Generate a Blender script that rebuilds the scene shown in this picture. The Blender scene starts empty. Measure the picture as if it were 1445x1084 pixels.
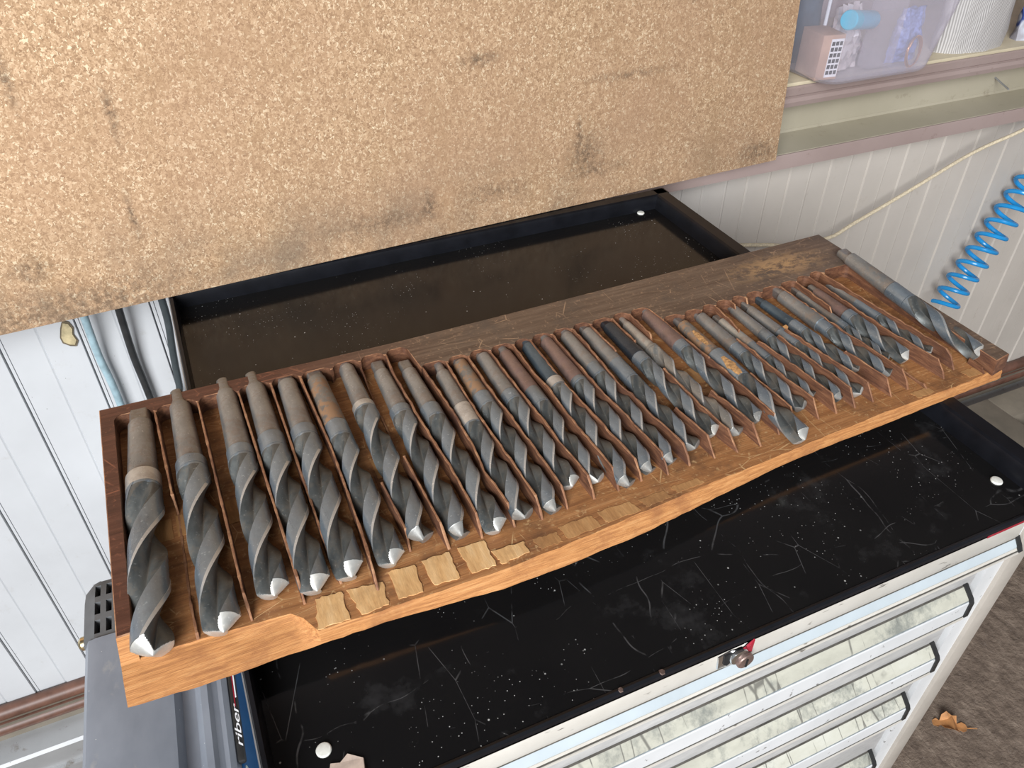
import bpy, bmesh, math, random
from mathutils import Vector, Matrix
random.seed(7)
sc = bpy.context.scene
COL = sc.collection
PI = math.pi
# ------------------------------------------------------------------ camera, light, exposure
cam_d = bpy.data.cameras.new('camera'); cam = bpy.data.objects.new('camera', cam_d); COL.objects.link(cam)
cam_d.sensor_width = 36.0; cam_d.lens = 36.0 * 1110.39 / 1445.0; cam_d.clip_start = 0.02; cam_d.clip_end = 50
CR, CU, CF = Vector((.9131, -.4077, .0031)), Vector((.2510, .5682, .7837)), Vector((.3212, .7148, -.6212))
M = Matrix((CR, CU, -CF)).transposed().to_4x4(); M.translation = Vector((.04564, -.23225, .48993))
cam.matrix_world = M
sc.camera = cam
w = bpy.data.worlds.new('overcast_sky'); sc.world = w; w.use_nodes = True
w.node_tree.nodes['Background'].inputs[0].default_value = (.90, .95, 1.0, 1)
w.node_tree.nodes['Background'].inputs[1].default_value = .34


def area(name, loc, target, sx, sy, power, col):
    l = bpy.data.lights.new(name, 'AREA'); l.shape = 'RECTANGLE'; l.size = sx; l.size_y = sy; l.energy = power; l.color = col
    o = bpy.data.objects.new(name, l); COL.objects.link(o); o.location = loc
    o.rotation_euler = (Vector(target) - Vector(loc)).to_track_quat('-Z', 'Y').to_euler()
    return o


area('open_door_daylight', (-2.0, -3.0, 1.75), (.35, .4, -.1), 2.4, 2.0, 360, (.96, .98, 1.0))
sc.view_settings.view_transform = 'Standard'; sc.view_settings.look = 'None'
sc.view_settings.gamma = 1; sc.view_settings.use_curve_mapping = False
sc.view_settings.exposure = .0


# ------------------------------------------------------------------ material helpers
class NT:
    def __init__(s, name):
        s.m = bpy.data.materials.new(name); s.m.use_nodes = True
        s.t = s.m.node_tree; s.b = s.t.nodes['Principled BSDF']; s.co = s.t.nodes.new('ShaderNodeTexCoord').outputs['Object']

    def set(s, sock, v):
        if hasattr(v, 'is_linked') or isinstance(v, bpy.types.NodeSocket): s.t.links.new(v, sock)
        else:
            if isinstance(v, (tuple, list)) and len(v) == 3 and sock.type == 'RGBA': v = (*v, 1)
            sock.default_value = v

    def p(s, **k):
        for n, v in k.items(): s.set(s.b.inputs[n.replace('_', ' ')], v)
        return s

    def mp(s, scale=(1, 1, 1), rot=(0, 0, 0), loc=(0, 0, 0), co=None):
        n = s.t.nodes.new('ShaderNodeMapping'); s.set(n.inputs[0], co or s.co)
        n.inputs[1].default_value = loc; n.inputs[2].default_value = rot; n.inputs[3].default_value = scale
        return n.outputs[0]

    def noise(s, scale, co=None, detail=4, rough=.6, dist=0, col=False):
        n = s.t.nodes.new('ShaderNodeTexNoise'); s.set(n.inputs['Vector'], co or s.co)
        n.inputs['Scale'].default_value = scale; n.inputs['Detail'].default_value = detail
        n.inputs['Roughness'].default_value = rough; n.inputs['Distortion'].default_value = dist
        return n.outputs['Color' if col else 'Fac']

    def vor(s, scale, co=None, feature='F1', out='Distance', rnd=1):
        n = s.t.nodes.new('ShaderNodeTexVoronoi'); s.set(n.inputs['Vector'], co or s.co); n.feature = feature
        n.inputs['Scale'].default_value = scale; n.inputs['Randomness'].default_value = rnd
        return n.outputs[out]

    def ramp(s, f, stops):
        n = s.t.nodes.new('ShaderNodeValToRGB'); s.set(n.inputs[0], f); e = n.color_ramp.elements
        while len(e) < len(stops): e.new(.5)
        for q, (a, c) in zip(e, stops): q.position = a; q.color = (*c, 1) if len(c) == 3 else c
        return n.outputs[0]

    def rg(s, f, a, b, c=0, d=1):
        n = s.t.nodes.new('ShaderNodeMapRange'); s.set(n.inputs[0], f); n.clamp = True
        for i, v in enumerate((a, b, c, d)): n.inputs[i + 1].default_value = v
        return n.outputs[0]

    def mix(s, f, a, b, mode='MIX'):
        n = s.t.nodes.new('ShaderNodeMix'); n.data_type = 'RGBA'; n.blend_type = mode
        s.set(n.inputs[0], f); s.set(n.inputs[6], a); s.set(n.inputs[7], b)
        return n.outputs[2]

    def ma(s, op, a, b=0.0):
        n = s.t.nodes.new('ShaderNodeMath'); n.operation = op; s.set(n.inputs[0], a); s.set(n.inputs[1], b)
        return n.outputs[0]

    def sep(s, co=None):
        n = s.t.nodes.new('ShaderNodeSeparateXYZ'); s.set(n.inputs[0], co or s.co); return n.outputs

    def blob(s, c, r, co=None, soft=1.0):
        """mask 1 at centre c (x,y,z), 0 beyond radii r (None = ignore axis)"""
        n = s.t.nodes.new('ShaderNodeVectorMath'); n.operation = 'SUBTRACT'; s.set(n.inputs[0], co or s.co); n.inputs[1].default_value = c
        k = s.t.nodes.new('ShaderNodeVectorMath'); k.operation = 'MULTIPLY'; s.set(k.inputs[0], n.outputs[0])
        k.inputs[1].default_value = [0 if q is None else 1 / q for q in r]
        l = s.t.nodes.new('ShaderNodeVectorMath'); l.operation = 'LENGTH'; s.set(l.inputs[0], k.outputs[0])
        return s.rg(l.outputs['Value'], 1.0, 1.0 - soft, 0, 1)

    def bump(s, h, strength=.3, dist=.001):
        n = s.t.nodes.new('ShaderNodeBump'); s.set(n.inputs['Height'], h)
        n.inputs['Strength'].default_value = strength; n.inputs['Distance'].default_value = dist
        s.set(s.b.inputs['Normal'], n.outputs[0]); return s


def plain(name, col, rough=.5, metal=0, var=.15, scale=60, **k):
    n = NT(name); f = n.noise(scale)
    c2 = tuple(x * (1 - var) for x in col); c3 = tuple(min(1, x * (1 + var)) for x in col)
    n.p(Base_Color=n.ramp(f, [(.3, c2), (.7, c3)]), Roughness=rough, Metallic=metal, **k)
    return n.m


def wood(name, cs, stretch=(4, 70, 70), rough=.7, dirt=None, dirt_amt=.5, scratch=None, bump=.25, rings=True):
    n = NT(name); co = n.mp(stretch)
    f = n.noise(2.2, co, 6, .65, .6)
    c = n.ramp(f, [(.28, cs[0]), (.5, cs[1]), (.72, cs[2])])
    fine = n.noise(9, co, 3, .7)
    c = n.mix(n.rg(fine, .35, .65, 0, .28), c, tuple(x * .45 for x in cs[0]))
    if dirt:
        c = n.mix(n.rg(n.noise(22, n.mp((1, 1, 1)), 5, .7), .50, .68, 0, dirt_amt), c, dirt)
    if scratch:
        sv = n.vor(38, n.mp((1, .35, 1), (0, 0, .5), co=n.mp((1, 1, 1))), 'DISTANCE_TO_EDGE')
        m = n.ma('MULTIPLY', n.rg(sv, .012, .003), n.rg(n.noise(30), .52, .62))
        sv2 = n.vor(60, n.mp((.3, 1, 1), (0, 0, -.7)), 'DISTANCE_TO_EDGE')
        m2 = n.ma('MULTIPLY', n.rg(sv2, .014, .004), n.rg(n.noise(24, n.mp(loc=(3, 1, 0))), .52, .62))
        m3 = n.rg(n.noise(240, detail=3), .60, .72, 0, .75)
        c = n.mix(n.ma('MAXIMUM', n.ma('MAXIMUM', m, m2), m3), c, scratch)
    n.p(Base_Color=c, Roughness=rough).bump(fine, bump, .0006)
    return n, c


def steel(name, dark, light, rust=None, rust_amt=0, rough=(.28, .44), metal=.55, rust_range=(.48, .62)):
    n = NT(name); f = n.noise(45, n.mp((1, .35, 1)), 5, .65)
    c = n.ramp(f, [(.3, dark), (.7, light)])
    spk = n.rg(n.noise(420, detail=3), .62, .72, 0, .45)
    c = n.mix(spk, c, tuple(min(1, x * 1.7 + .05) for x in light))
    r = n.rg(f, .3, .7, rough[0], rough[1]); mt = metal
    if rust:
        m = n.ma('MULTIPLY', n.rg(n.noise(70, detail=6, rough=.7), *rust_range), rust_amt)
        c = n.mix(m, c, rust); mt = n.rg(m, 0, 1, metal, .15); r = n.ma('ADD', r, n.ma('MULTIPLY', m, .3))
    n.p(Base_Color=c, Roughness=r, Metallic=mt).bump(n.noise(300, detail=3), .12, .0003)
    return n.m


MT = {}
# wood of the tray
n, c = wood('stained_wood', [(.095, .058, .039), (.16, .104, .070), (.23, .158, .108)], rough=.5, dirt=(.10, .074, .057), dirt_amt=.8, scratch=(.36, .23, .14), bump=.5)
xyz = n.sep(); red = n.rg(xyz[0], -.26, -.10)
c = n.mix(n.rg(red, 0, 1, .9, 0), c, (.66, .33, .28), 'MULTIPLY')
scuff = n.ma('MULTIPLY', n.blob((.318, .097, .03), (.085, .030, None), soft=.8), n.rg(n.noise(95, n.mp((.6, 1, 1)), 6, .78), .44, .56, 0, .85))
c = n.mix(scuff, c, (.50, .30, .14)); n.p(Base_Color=c); MT['stain'] = n.m
n, c = wood('slot_floor_wood', [(.23, .090, .032), (.40, .175, .062), (.54, .27, .11)], dirt=(.12, .055, .026), dirt_amt=.75, scratch=(.58, .36, .17), rough=.65, bump=.5); MT['floorwood'] = n.m
n, c = wood('raw_front_wood', [(.30, .115, .035), (.54, .235, .075), (.70, .36, .14)], stretch=(9, 200, 260), dirt=(.27, .10, .035), dirt_amt=.7, rough=.75, bump=.6); MT['rawwood'] = n.m
n, c = wood('pale_patch_wood', [(.55, .29, .11), (.74, .44, .19), (.86, .58, .30)], stretch=(60, 10, 60), dirt=(.36, .19, .08), dirt_amt=.5, rough=.8); MT['patch'] = n.m
n, c = wood('inlay_wood', [(.36, .17, .06), (.47, .24, .09), (.58, .32, .13)], stretch=(60, 10, 60), dirt=(.20, .09, .035), dirt_amt=.6, rough=.8); MT['inlay'] = n.m
n, c = wood('divider_wood', [(.065, .026, .015), (.165, .068, .033), (.29, .135, .068)], stretch=(60, 16, 150), dirt=(.06, .025, .018), dirt_amt=.6, rough=.7, bump=.5); MT['divider'] = n.m
n, c = wood('chipped_edge_wood', [(.19, .08, .04), (.34, .16, .08), (.52, .29, .15)], stretch=(30, 40, 30), dirt=(.11, .045, .028), dirt_amt=.8, rough=.75); MT['edge'] = n.m
# steels
MT['steel'] = steel('dark_steel', (.145, .178, .21), (.31, .365, .41), (.20, .16, .11), .20, rough=(.24, .38))
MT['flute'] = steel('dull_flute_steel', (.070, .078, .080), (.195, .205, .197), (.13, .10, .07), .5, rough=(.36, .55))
MT['shank'] = steel('worn_shank_steel', (.155, .16, .16), (.33, .325, .31), (.21, .14, .09), .55, rough=(.24, .38))
MT['shank_blue'] = steel('blued_shank_steel', (.045, .065, .085), (.12, .16, .19), None, rough=(.26, .40))
MT['shank_red'] = steel('reddish_shank_steel', (.19, .13, .115), (.34, .245, .21), (.17, .09, .07), .7, rough=(.36, .5), metal=.7)
MT['shank_rust'] = steel('rusty_shank_steel', (.12, .12, .12), (.27, .25, .22), (.30, .17, .09), .95, rough=(.4, .55), rust_range=(.44, .54))
MT['shank_black'] = steel('black_shank_steel', (.018, .022, .028), (.065, .075, .088), None, rough=(.18, .32))
MT['shank_pale'] = steel('pale_shank_steel', (.34, .33, .30), (.50, .48, .43), (.25, .13, .07), .5, rough=(.26, .4))
MT['pale_steel'] = steel('pale_steel', (.22, .22, .21), (.38, .37, .34), (.2, .14, .09), .4, rough=(.26, .4))
MT['band'] = steel('ground_steel_band', (.42, .41, .38), (.62, .60, .56), (.30, .22, .15), .5, rough=(.25, .4))
MT['margin'] = steel('worn_edge_steel', (.40, .42, .43), (.58, .60, .60), None, rough=(.22, .36))
MT['tip'] = steel('bright_ground_steel', (.50, .49, .46), (.68, .67, .63), (.35, .30, .24), .4, rough=(.32, .5), metal=.7)
MT['tipdark'] = steel('dull_tip_steel', (.22, .22, .21), (.36, .35, .33), (.3, .24, .18), .4, rough=(.3, .45))
MT['orange_rust'] = plain('orange_rust', (.40, .215, .085), .9, 0, .6, 400)
# cabinet
n = NT('black_enamel')
c = n.ramp(n.noise(5, detail=3), [(.35, (.0070, .0068, .0072)), (.7, (.0115, .011, .011))])
dust = n.ma('MULTIPLY', n.rg(n.vor(95), .085, .04), n.rg(n.noise(23, detail=2), .54, .60))
dust = n.ma('MAXIMUM', dust, n.ma('MULTIPLY', n.rg(n.vor(240), .12, .06), n.rg(n.noise(14, n.mp(loc=(5, 2, 0)), 3), .50, .60)))
wb = n.mix(.03, n.co, n.noise(11, col=True, detail=2), 'ADD')
s1 = n.ma('MULTIPLY', n.rg(n.vor(9, n.mp((1, .25, 1), (0, 0, .6), co=wb), 'DISTANCE_TO_EDGE'), .0040, .001), n.rg(n.noise(26), .50, .60))
s2 = n.ma('MULTIPLY', n.rg(n.vor(14, n.mp((.3, 1, 1), (0, 0, .3), (2, 3, 0), co=wb), 'DISTANCE_TO_EDGE'), .005, .001), n.rg(n.noise(30, n.mp(loc=(7, 0, 0))), .52, .62))
s3 = n.ma('MULTIPLY', n.rg(n.vor(30, n.mp((1, .4, 1), (0, 0, -.5), (1, 3, 0)), 'DISTANCE_TO_EDGE'), .010, .002), n.rg(n.noise(20, n.mp(loc=(2, 5, 0))), .54, .62))
yy = n.sep()[1]; frontm = n.rg(yy, .05, -.10)
scr = n.ma('MULTIPLY', n.ma('MAXIMUM', n.ma('MAXIMUM', s1, s2), s3), frontm)
smear = n.ma('MULTIPLY', n.rg(n.noise(13, n.mp((1, 1, 1), loc=(1.3, .4, 0)), 5, .7), .60, .80, 0, .055), frontm)
c = n.mix(n.ma('MULTIPLY', scr, .20), c, (.30, .30, .31)); c = n.mix(smear, c, (.5, .5, .52)); c = n.mix(n.ma('MULTIPLY', dust, .8), c, (.62, .62, .60))
n.p(Base_Color=c, Roughness=n.rg(n.ma('ADD', scr, smear), 0, 1, .13, .5), Specular_IOR_Level=.40); MT['black'] = n.m
MT['blackrim'] = plain('black_rim_enamel', (.007, .0075, .010), .32, 0, .3, 40, Specular_IOR_Level=.25)
MT['brownband'] = plain('brown_black_edge', (.030, .022, .020), .35, 0, .3, 40)
MT['red'] = plain('red_enamel', (.33, .012, .03), .3, 0, .1, 40)
n = NT('cream_enamel')
c = n.ramp(n.noise(14, detail=5), [(.3, (.48, .45, .40)), (.7, (.60, .57, .52))])
c = n.mix(n.rg(n.noise(160, n.mp((.3, 1, 1)), 3), .66, .71, 0, .85), c, (.10, .085, .07))
n.p(Base_Color=c, Roughness=.42); MT['cream'] = n.m
n = NT('white_enamel')
c = n.ramp(n.noise(10, detail=4), [(.3, (.53, .535, .54)), (.7, (.66, .665, .67))])
c = n.mix(n.rg(n.noise(120, detail=3), .68, .72, 0, .8), c, (.12, .11, .10)); n.p(Base_Color=c, Roughness=.4); MT['white'] = n.m
n = NT('worn_handle_paint')
c = n.ramp(n.noise(20, n.mp((.4, 1, 1)), 6, .7), [(.3, (.38, .37, .31)), (.5, (.49, .48, .405)), (.7, (.58, .575, .51))])
c = n.mix(n.rg(n.noise(9, n.mp((1.2, 1, 1), loc=(.4, 0, 0)), 7, .78), .50, .62, 0, .85), c, (.17, .18, .165))
crk = n.ma('MULTIPLY', n.rg(n.vor(42, n.mp((1, .12, .12)), 'DISTANCE_TO_EDGE'), .02, .006), n.rg(n.noise(18), .46, .56))
c = n.mix(n.ma('MULTIPLY', crk, .85), c, (.12, .115, .10)); n.p(Base_Color=c, Roughness=.5); MT['worn'] = n.m
n = NT('scuffed_grey_enamel')
c = n.ramp(n.noise(90, n.mp((.3, 1, 1)), 6, .75), [(.3, (.33, .325, .32)), (.7, (.50, .49, .48))])
n.p(Base_Color=c, Roughness=.5); MT['scuff'] = n.m
MT['skyenamel'] = plain('sky_reflection_enamel', (.44, .49, .52), .25, 0, .08, 20)  # clean enamel, with the blue of the reflected sky put into its colour
MT['post'] = plain('shaded_tan_enamel', (.37, .335, .295), .45, 0, .08, 30)  # beige post enamel, darkened so its shade sits in the colour
MT['gap'] = plain('joint_shade', (.10, .092, .08), .7, 0, .4, 60)  # dark colour painting the shadow lines along the drawer joints
MT['bare'] = plain('bare_grey_metal', (.27, .30, .315), .4, 0, .25, 120)
MT['cap'] = plain('black_plastic', (.018, .018, .018), .5, 0, .3, 100)
MT['chrome'] = plain('chrome', (.78, .78, .78), .12, 1, .1, 40)
MT['brass'] = plain('brass', (.75, .62, .38), .3, 1, .15, 40)
MT['plug'] = plain('white_plastic', (.80, .80, .74), .45, 0, .1, 300)
# chipboard
n = NT('chipboard')
wob = n.mix(.012, n.co, n.noise(200, col=True, detail=2), 'ADD')
v = n.vor(540, n.mp((1, 1, .7), (0, .5, 0), co=wob), out='Color')
sp = n.sep(v)[0]
c = n.ramp(sp, [(.0, (.25, .14, .075)), (.3, (.40, .245, .137)), (.62, (.515, .33, .195)), (.88, (.68, .475, .30)), (1, (.92, .77, .54))])
c2 = n.ramp(n.noise(520, detail=2), [(.35, (.34, .20, .10)), (.65, (.60, .42, .24))])
c = n.mix(.25, c, c2)
c = n.mix(n.rg(n.noise(5, detail=4), .35, .7, 0, .5), c, (.41, .245, .148))
c = n.mix(n.rg(n.noise(24, n.mp((1, 1, .45)), 4), .50, .68, 0, .25), c, (.36, .22, .11))
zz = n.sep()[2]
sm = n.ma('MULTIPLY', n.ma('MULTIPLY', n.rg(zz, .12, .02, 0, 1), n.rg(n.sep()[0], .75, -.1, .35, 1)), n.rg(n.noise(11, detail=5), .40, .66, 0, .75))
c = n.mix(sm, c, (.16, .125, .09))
spots = [(-.17, .012, .15, .035), (-.05, .015, .10, .03), (.27, .035, .07, .016), (.42, .045, .05, .014), (.56, .07, .03, .03), (.58, .045, .05, .010), (-.19, .17, .016, .045), (-.165, .13, .012, .022),
         (-.08, .26, .007, .04), (.0, .21, .006, .035), (-.01, .10, .005, .035), (.72, .255, .010, .012), (.63, .165, .075, .007), (.55, .10, .006, .025), (.33, .045, .012, .022), (-.12, .065, .025, .016), (.8, .33, .004, .03), (.87, .02, .04, .02), (.41, .21, .03, .01)]
for (x, z, a, b) in spots:
    k = n.ma('MULTIPLY', n.blob((x, 0, z), (a * 1.25, None, b * 1.25), soft=.9), n.rg(n.noise(120, detail=5, rough=.75), .40, .58, 0, .75 if a < .05 else .55))
    c = n.mix(k, c, (.085, .055, .035))
n.p(Base_Color=c, Roughness=.85).bump(n.noise(420, detail=3), .25, .0006); MT['chip'] = n.m
# shed
def dirtywall(name, a, b, dirt, amt):
    n = NT(name); n.co = n.t.nodes.new('ShaderNodeNewGeometry').outputs['Position']; c = n.ramp(n.noise(3.5, detail=5), [(.3, a), (.7, b)])
    c = n.mix(n.rg(n.noise(34, detail=5, rough=.75), .60, .76, 0, amt), c, dirt)
    c = n.mix(n.rg(n.vor(75), .06, .035, 0, .8), c, n.mix(n.rg(n.noise(8, n.mp(loc=(4, 0, 0))), .56, .6), c, (.06, .05, .045)))
    n.p(Base_Color=c, Roughness=.45); return n, c


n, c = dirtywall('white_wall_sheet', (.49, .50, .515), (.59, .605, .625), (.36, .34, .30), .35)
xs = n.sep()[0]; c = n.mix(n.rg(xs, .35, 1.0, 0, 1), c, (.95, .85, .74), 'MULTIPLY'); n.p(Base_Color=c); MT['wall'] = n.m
MT['ceil'] = plain('grey_ceiling', (.22, .22, .23), .8, 0, .1, 5)
MT['upwall'] = plain('pinkish_upper_wall', (.40, .33, .32), .6, 0, .08, 8)
n, c = dirtywall('khaki_primer', (.35, .315, .235), (.44, .40, .31), (.20, .16, .11), .6); MT['khaki'] = n.m
n, c = dirtywall('pink_primer', (.30, .225, .205), (.38, .295, .275), (.17, .11, .085), .7); MT['pink'] = n.m
n, c = dirtywall('galvanised_steel', (.25, .255, .26), (.42, .425, .43), (.16, .13, .10), .9); n.p(Metallic=.35, Roughness=.42); MT['galv'] = n.m
MT['brownpipe'] = plain('brown_pipe', (.13, .062, .042), .45, 0, .35, 30)
MT['rail'] = plain('tan_steel', (.185, .16, .125), .6, 0, .2, 14)
MT['sill'] = plain('pale_wood_strip', (.60, .52, .37), .6, 0, .1, 25)
n = NT('gritty_ground')
c = n.ramp(n.noise(46, n.mp((1, .55, 1), (0, 0, .5)), 8, .72), [(.3, (.10, .072, .055)), (.5, (.185, .138, .105)), (.7, (.29, .225, .175))])
c = n.mix(n.rg(n.noise(150, detail=4), .62, .75, 0, .55), c, (.34, .29, .25)); n.p(Base_Color=c, Roughness=.95).bump(n.noise(90, detail=6), .8, .006); MT['ground'] = n.m
MT['leaf'] = plain('brown_leaf', (.46, .21, .075), .7, 0, .35, 60)
MT['cable_blue'] = plain('pale_blue_cable', (.30, .42, .47), .4, 0, .25, 70)
MT['cable_black'] = plain('black_cable', (.022, .023, .024), .4, 0, .4, 70)
MT['cable_grey'] = plain('dark_grey_cable', (.045, .055, .060), .38, 0, .2, 70)
MT['rope'] = plain('cream_rope', (.62, .53, .38), .8, 0, .25, 300)
MT['coil'] = plain('blue_hose', (.015, .27, .62), .25, 0, .1, 30)
MT['glue'] = plain('dried_glue', (.48, .40, .24), .4, 0, .3, 90)
MT['glue_rim'] = plain('dark_glue_rim', (.14, .11, .07), .5, 0, .3, 90)
MT['machine_dark'] = plain('charcoal_plastic', (.12, .125, .13), .5, 0, .12, 60)
n = NT('grey_plastic')
c = n.ramp(n.noise(12, n.mp((1, .5, 1)), 5, .65), [(.3, (.17, .19, .225)), (.7, (.27, .295, .34))])
c = n.mix(n.rg(n.noise(34, n.mp((1, .7, 1), loc=(2, 0, 0)), 6, .72), .60, .76, 0, .5), c, (.42, .40, .36))
c = n.mix(n.rg(n.vor(190), .09, .05, 0, .8), c, n.mix(n.rg(n.noise(30), .56, .6), c, (.75, .75, .72)))
n.p(Base_Color=c, Roughness=.36); MT['machine'] = n.m
n = NT('blue_panel')
c = n.ramp(n.noise(18, detail=4), [(.3, (.010, .085, .24)), (.7, (.02, .14, .34))]); c = n.mix(n.rg(n.noise(80, detail=4), .66, .7, 0, .9), c, (.02, .025, .04))
n.p(Base_Color=c, Roughness=.35); MT['blue'] = n.m
MT['whiteprint'] = plain('white_print', (.82, .82, .84), .5, 0, .05)
MT['greenprint'] = plain('pale_green_print', (.66, .76, .68), .5, 0, .05)
MT['hole'] = plain('dark_cavity', (.006, .006, .007), .7, 0, .2)
MT['card'] = plain('brown_cardboard', (.50, .33, .24), .8, 0, .12, 40)
MT['foil'] = plain('crinkled_foil', (.80, .74, .75), .22, .5, .25, 60)
MT['bottle'] = plain('blue_bottle', (.10, .40, .62), .3, 0, .12, 40)
MT['bluecap'] = plain('bright_blue_cap', (.02, .50, .72), .25, 0, .08, 40)
MT['navy'] = plain('dark_blue_packet', (.035, .09, .14), .45, 0, .3, 40)
MT['copper'] = plain('copper_wire', (.85, .45, .28), .3, 1, .1, 40)
MT['bluebag'] = plain('blue_plastic_bag', (.20, .26, .55), .25, 0, .45, 130)
MT['pinkstuff'] = plain('mauve_packets', (.27, .17, .20), .5, 0, .4, 50)
MT['paper'] = plain('torn_paper', (.62, .50, .42), .8, 0, .25, 90)
MT['strap'] = plain('white_strap', (.72, .76, .80), .4, 0, .05, 40)
n = NT('woven_sack')
wv = n.t.nodes.new('ShaderNodeTexWave'); n.set(wv.inputs[0], n.co); wv.inputs['Scale'].default_value = 95; wv.inputs['Distortion'].default_value = .6
wv.bands_direction = 'X'
c = n.ramp(wv.outputs['Fac'], [(.2, (.34, .32, .31)), (.7, (.58, .555, .54))]); n.p(Base_Color=c, Roughness=.6).bump(wv.outputs['Fac'], .4, .002); MT['sack'] = n.m
n = NT('grey_mesh'); c = n.ramp(n.vor(260), [(.2, (.05, .05, .045)), (.6, (.33, .31, .27))]); n.p(Base_Color=c, Roughness=.7); MT['mesh'] = n.m
n = NT('blue_white_pattern'); c = n.ramp(n.noise(38, detail=1), [(.42, (.05, .09, .34)), (.5, (.5, .52, .6)), (.62, (.35, .34, .38))]); n.p(Base_Color=c, Roughness=.6); MT['pattern'] = n.m
# clear plastic
n = NT('clear_plastic'); tr = n.t.nodes.new('ShaderNodeBsdfTransparent'); tr.inputs[0].default_value = (.96, .95, .97, 1)
n.p(Base_Color=(.80, .76, .82), Roughness=.18); mx = n.t.nodes.new('ShaderNodeMixShader')
lw = n.t.nodes.new('ShaderNodeLayerWeight'); lw.inputs[0].default_value = .35
n.set(mx.inputs[0], n.rg(lw.outputs['Facing'], 0, 1, .055, .55)); n.t.links.new(tr.outputs[0], mx.inputs[1]); n.t.links.new(n.b.outputs[0], mx.inputs[2])
n.t.links.new(mx.outputs[0], n.t.nodes['Material Output'].inputs[0]); MT['clear'] = n.m


# ------------------------------------------------------------------ object helpers
def tag(o, label=None, cat=None, group=None, kind=None):
    if label: o['label'] = label
    if cat: o['category'] = cat
    if group: o['group'] = group
    if kind: o['kind'] = kind
    return o


def thing(name, label, cat, loc=(0, 0, 0), group=None, rot=None):
    o = bpy.data.objects.new(name, None); COL.objects.link(o); o.location = loc; o.empty_display_size = .02
    if rot: o.rotation_euler = rot
    return tag(o, label, cat, group)


def link(name, me, mats, parent=None, off=(0, 0, 0), sharp=35):
    for m in (mats if isinstance(mats, (list, tuple)) else [mats]): me.materials.append(MT[m] if isinstance(m, str) else m)
    if sharp is not None:
        for p in me.polygons: p.use_smooth = True
        me.set_sharp_from_angle(angle=math.radians(sharp))
    o = bpy.data.objects.new(name, me); COL.objects.link(o)
    if parent: o.parent = parent
    o.location = off
    return o


def fin(bm, name, mats, parent=None, off=(0, 0, 0), sharp=35, shift=None, fix=True):
    if shift: bmesh.ops.translate(bm, verts=bm.verts, vec=-Vector(shift))
    if fix: bmesh.ops.recalc_face_normals(bm, faces=bm.faces)
    me = bpy.data.meshes.new(name); bm.to_mesh(me); bm.free()
    return link(name, me, mats, parent, off, sharp)


def box(bm, x0, x1, y0, y1, z0, z1, bev=0, mi=0):
    r = bmesh.ops.create_cube(bm, size=1)
    for v in r['verts']: v.co = Vector((x0 + (v.co.x + .5) * (x1 - x0), y0 + (v.co.y + .5) * (y1 - y0), z0 + (v.co.z + .5) * (z1 - z0)))
    fs = list({f for v in r['verts'] for f in v.link_faces})
    for f in fs: f.material_index = mi
    if bev: bmesh.ops.bevel(bm, geom=list({e for f in fs for e in f.edges}), offset=bev, segments=2, affect='EDGES', profile=.5)
    return bm


def nbox(*a, **k): return box(bmesh.new(), *a, **k)


def prism(bm, pts, fn0, fn1, mi=0):
    """pts 2D; fn0 / fn1 map a point to its two ends"""
    a = [bm.verts.new(fn0(p)) for p in pts]; b = [bm.verts.new(fn1(p)) for p in pts]; n = len(pts)
    fs = [bm.faces.new(a[::-1]), bm.faces.new(b)]
    for i in range(n): fs.append(bm.faces.new((a[i], a[(i + 1) % n], b[(i + 1) % n], b[i])))
    for f in fs: f.material_index = mi
    return a, b, fs


def xprism(bm, prof, x0, x1, mi=0): return prism(bm, prof, lambda p: (x0, p[0], p[1]), lambda p: (x1, p[0], p[1]), mi)


def loft(bm, rings, close_ends=True, mis=None):
    vs = [[bm.verts.new(p) for p in r] for r in rings]; n = len(rings[0])
    for k in range(len(rings) - 1):
        for i in range(n):
            f = bm.faces.new((vs[k][i], vs[k][(i + 1) % n], vs[k + 1][(i + 1) % n], vs[k + 1][i]))
            if mis: f.material_index = mis(k, i)
    if close_ends:
        bm.faces.new(vs[0][::-1]); bm.faces.new(vs[-1])
    return vs


def tube(pts, rad, n=10, sub=6):
    """smooth tube through points"""
    P = [Vector(p) for p in pts]; out = []
    if sub > 1:
        for i in range(len(P) - 1):
            a, b, c, d = P[max(i - 1, 0)], P[i], P[i + 1], P[min(i + 2, len(P) - 1)]
            for k in range(sub):
                t = k / sub
                out.append(.5 * ((2 * b) + (c - a) * t + (2 * a - 5 * b + 4 * c - d) * t * t + (3 * b - a - 3 * c + d) * t ** 3))
        out.append(P[-1])
    else: out = P
    bm = bmesh.new(); rings = []; nrm = None
    for i, p in enumerate(out):
        t = (out[min(i + 1, len(out) - 1)] - out[max(i - 1, 0)]).normalized()
        if nrm is None: nrm = t.orthogonal().normalized()
        nrm = (nrm - t * nrm.dot(t)).normalized(); bn = t.cross(nrm)
        rings.append([p + rad * (math.cos(2 * PI * k / n) * nrm + math.sin(2 * PI * k / n) * bn) for k in range(n)])
    loft(bm, rings); return bm


def lathe(bm, prof, n=24, c=(0, 0, 0), axis='z'):
    rings = []
    for r, h in prof:
        rg = []
        for k in range(n):
            a = 2 * PI * k / n; x, y = r * math.cos(a), r * math.sin(a)
            rg.append((c[0] + x, c[1] + y, c[2] + h) if axis == 'z' else (c[0] + x, c[1] + h, c[2] + y) if axis == 'y' else (c[0] + h, c[1] + x, c[2] + y))
        rings.append(rg)
    loft(bm, rings); return bm


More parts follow.
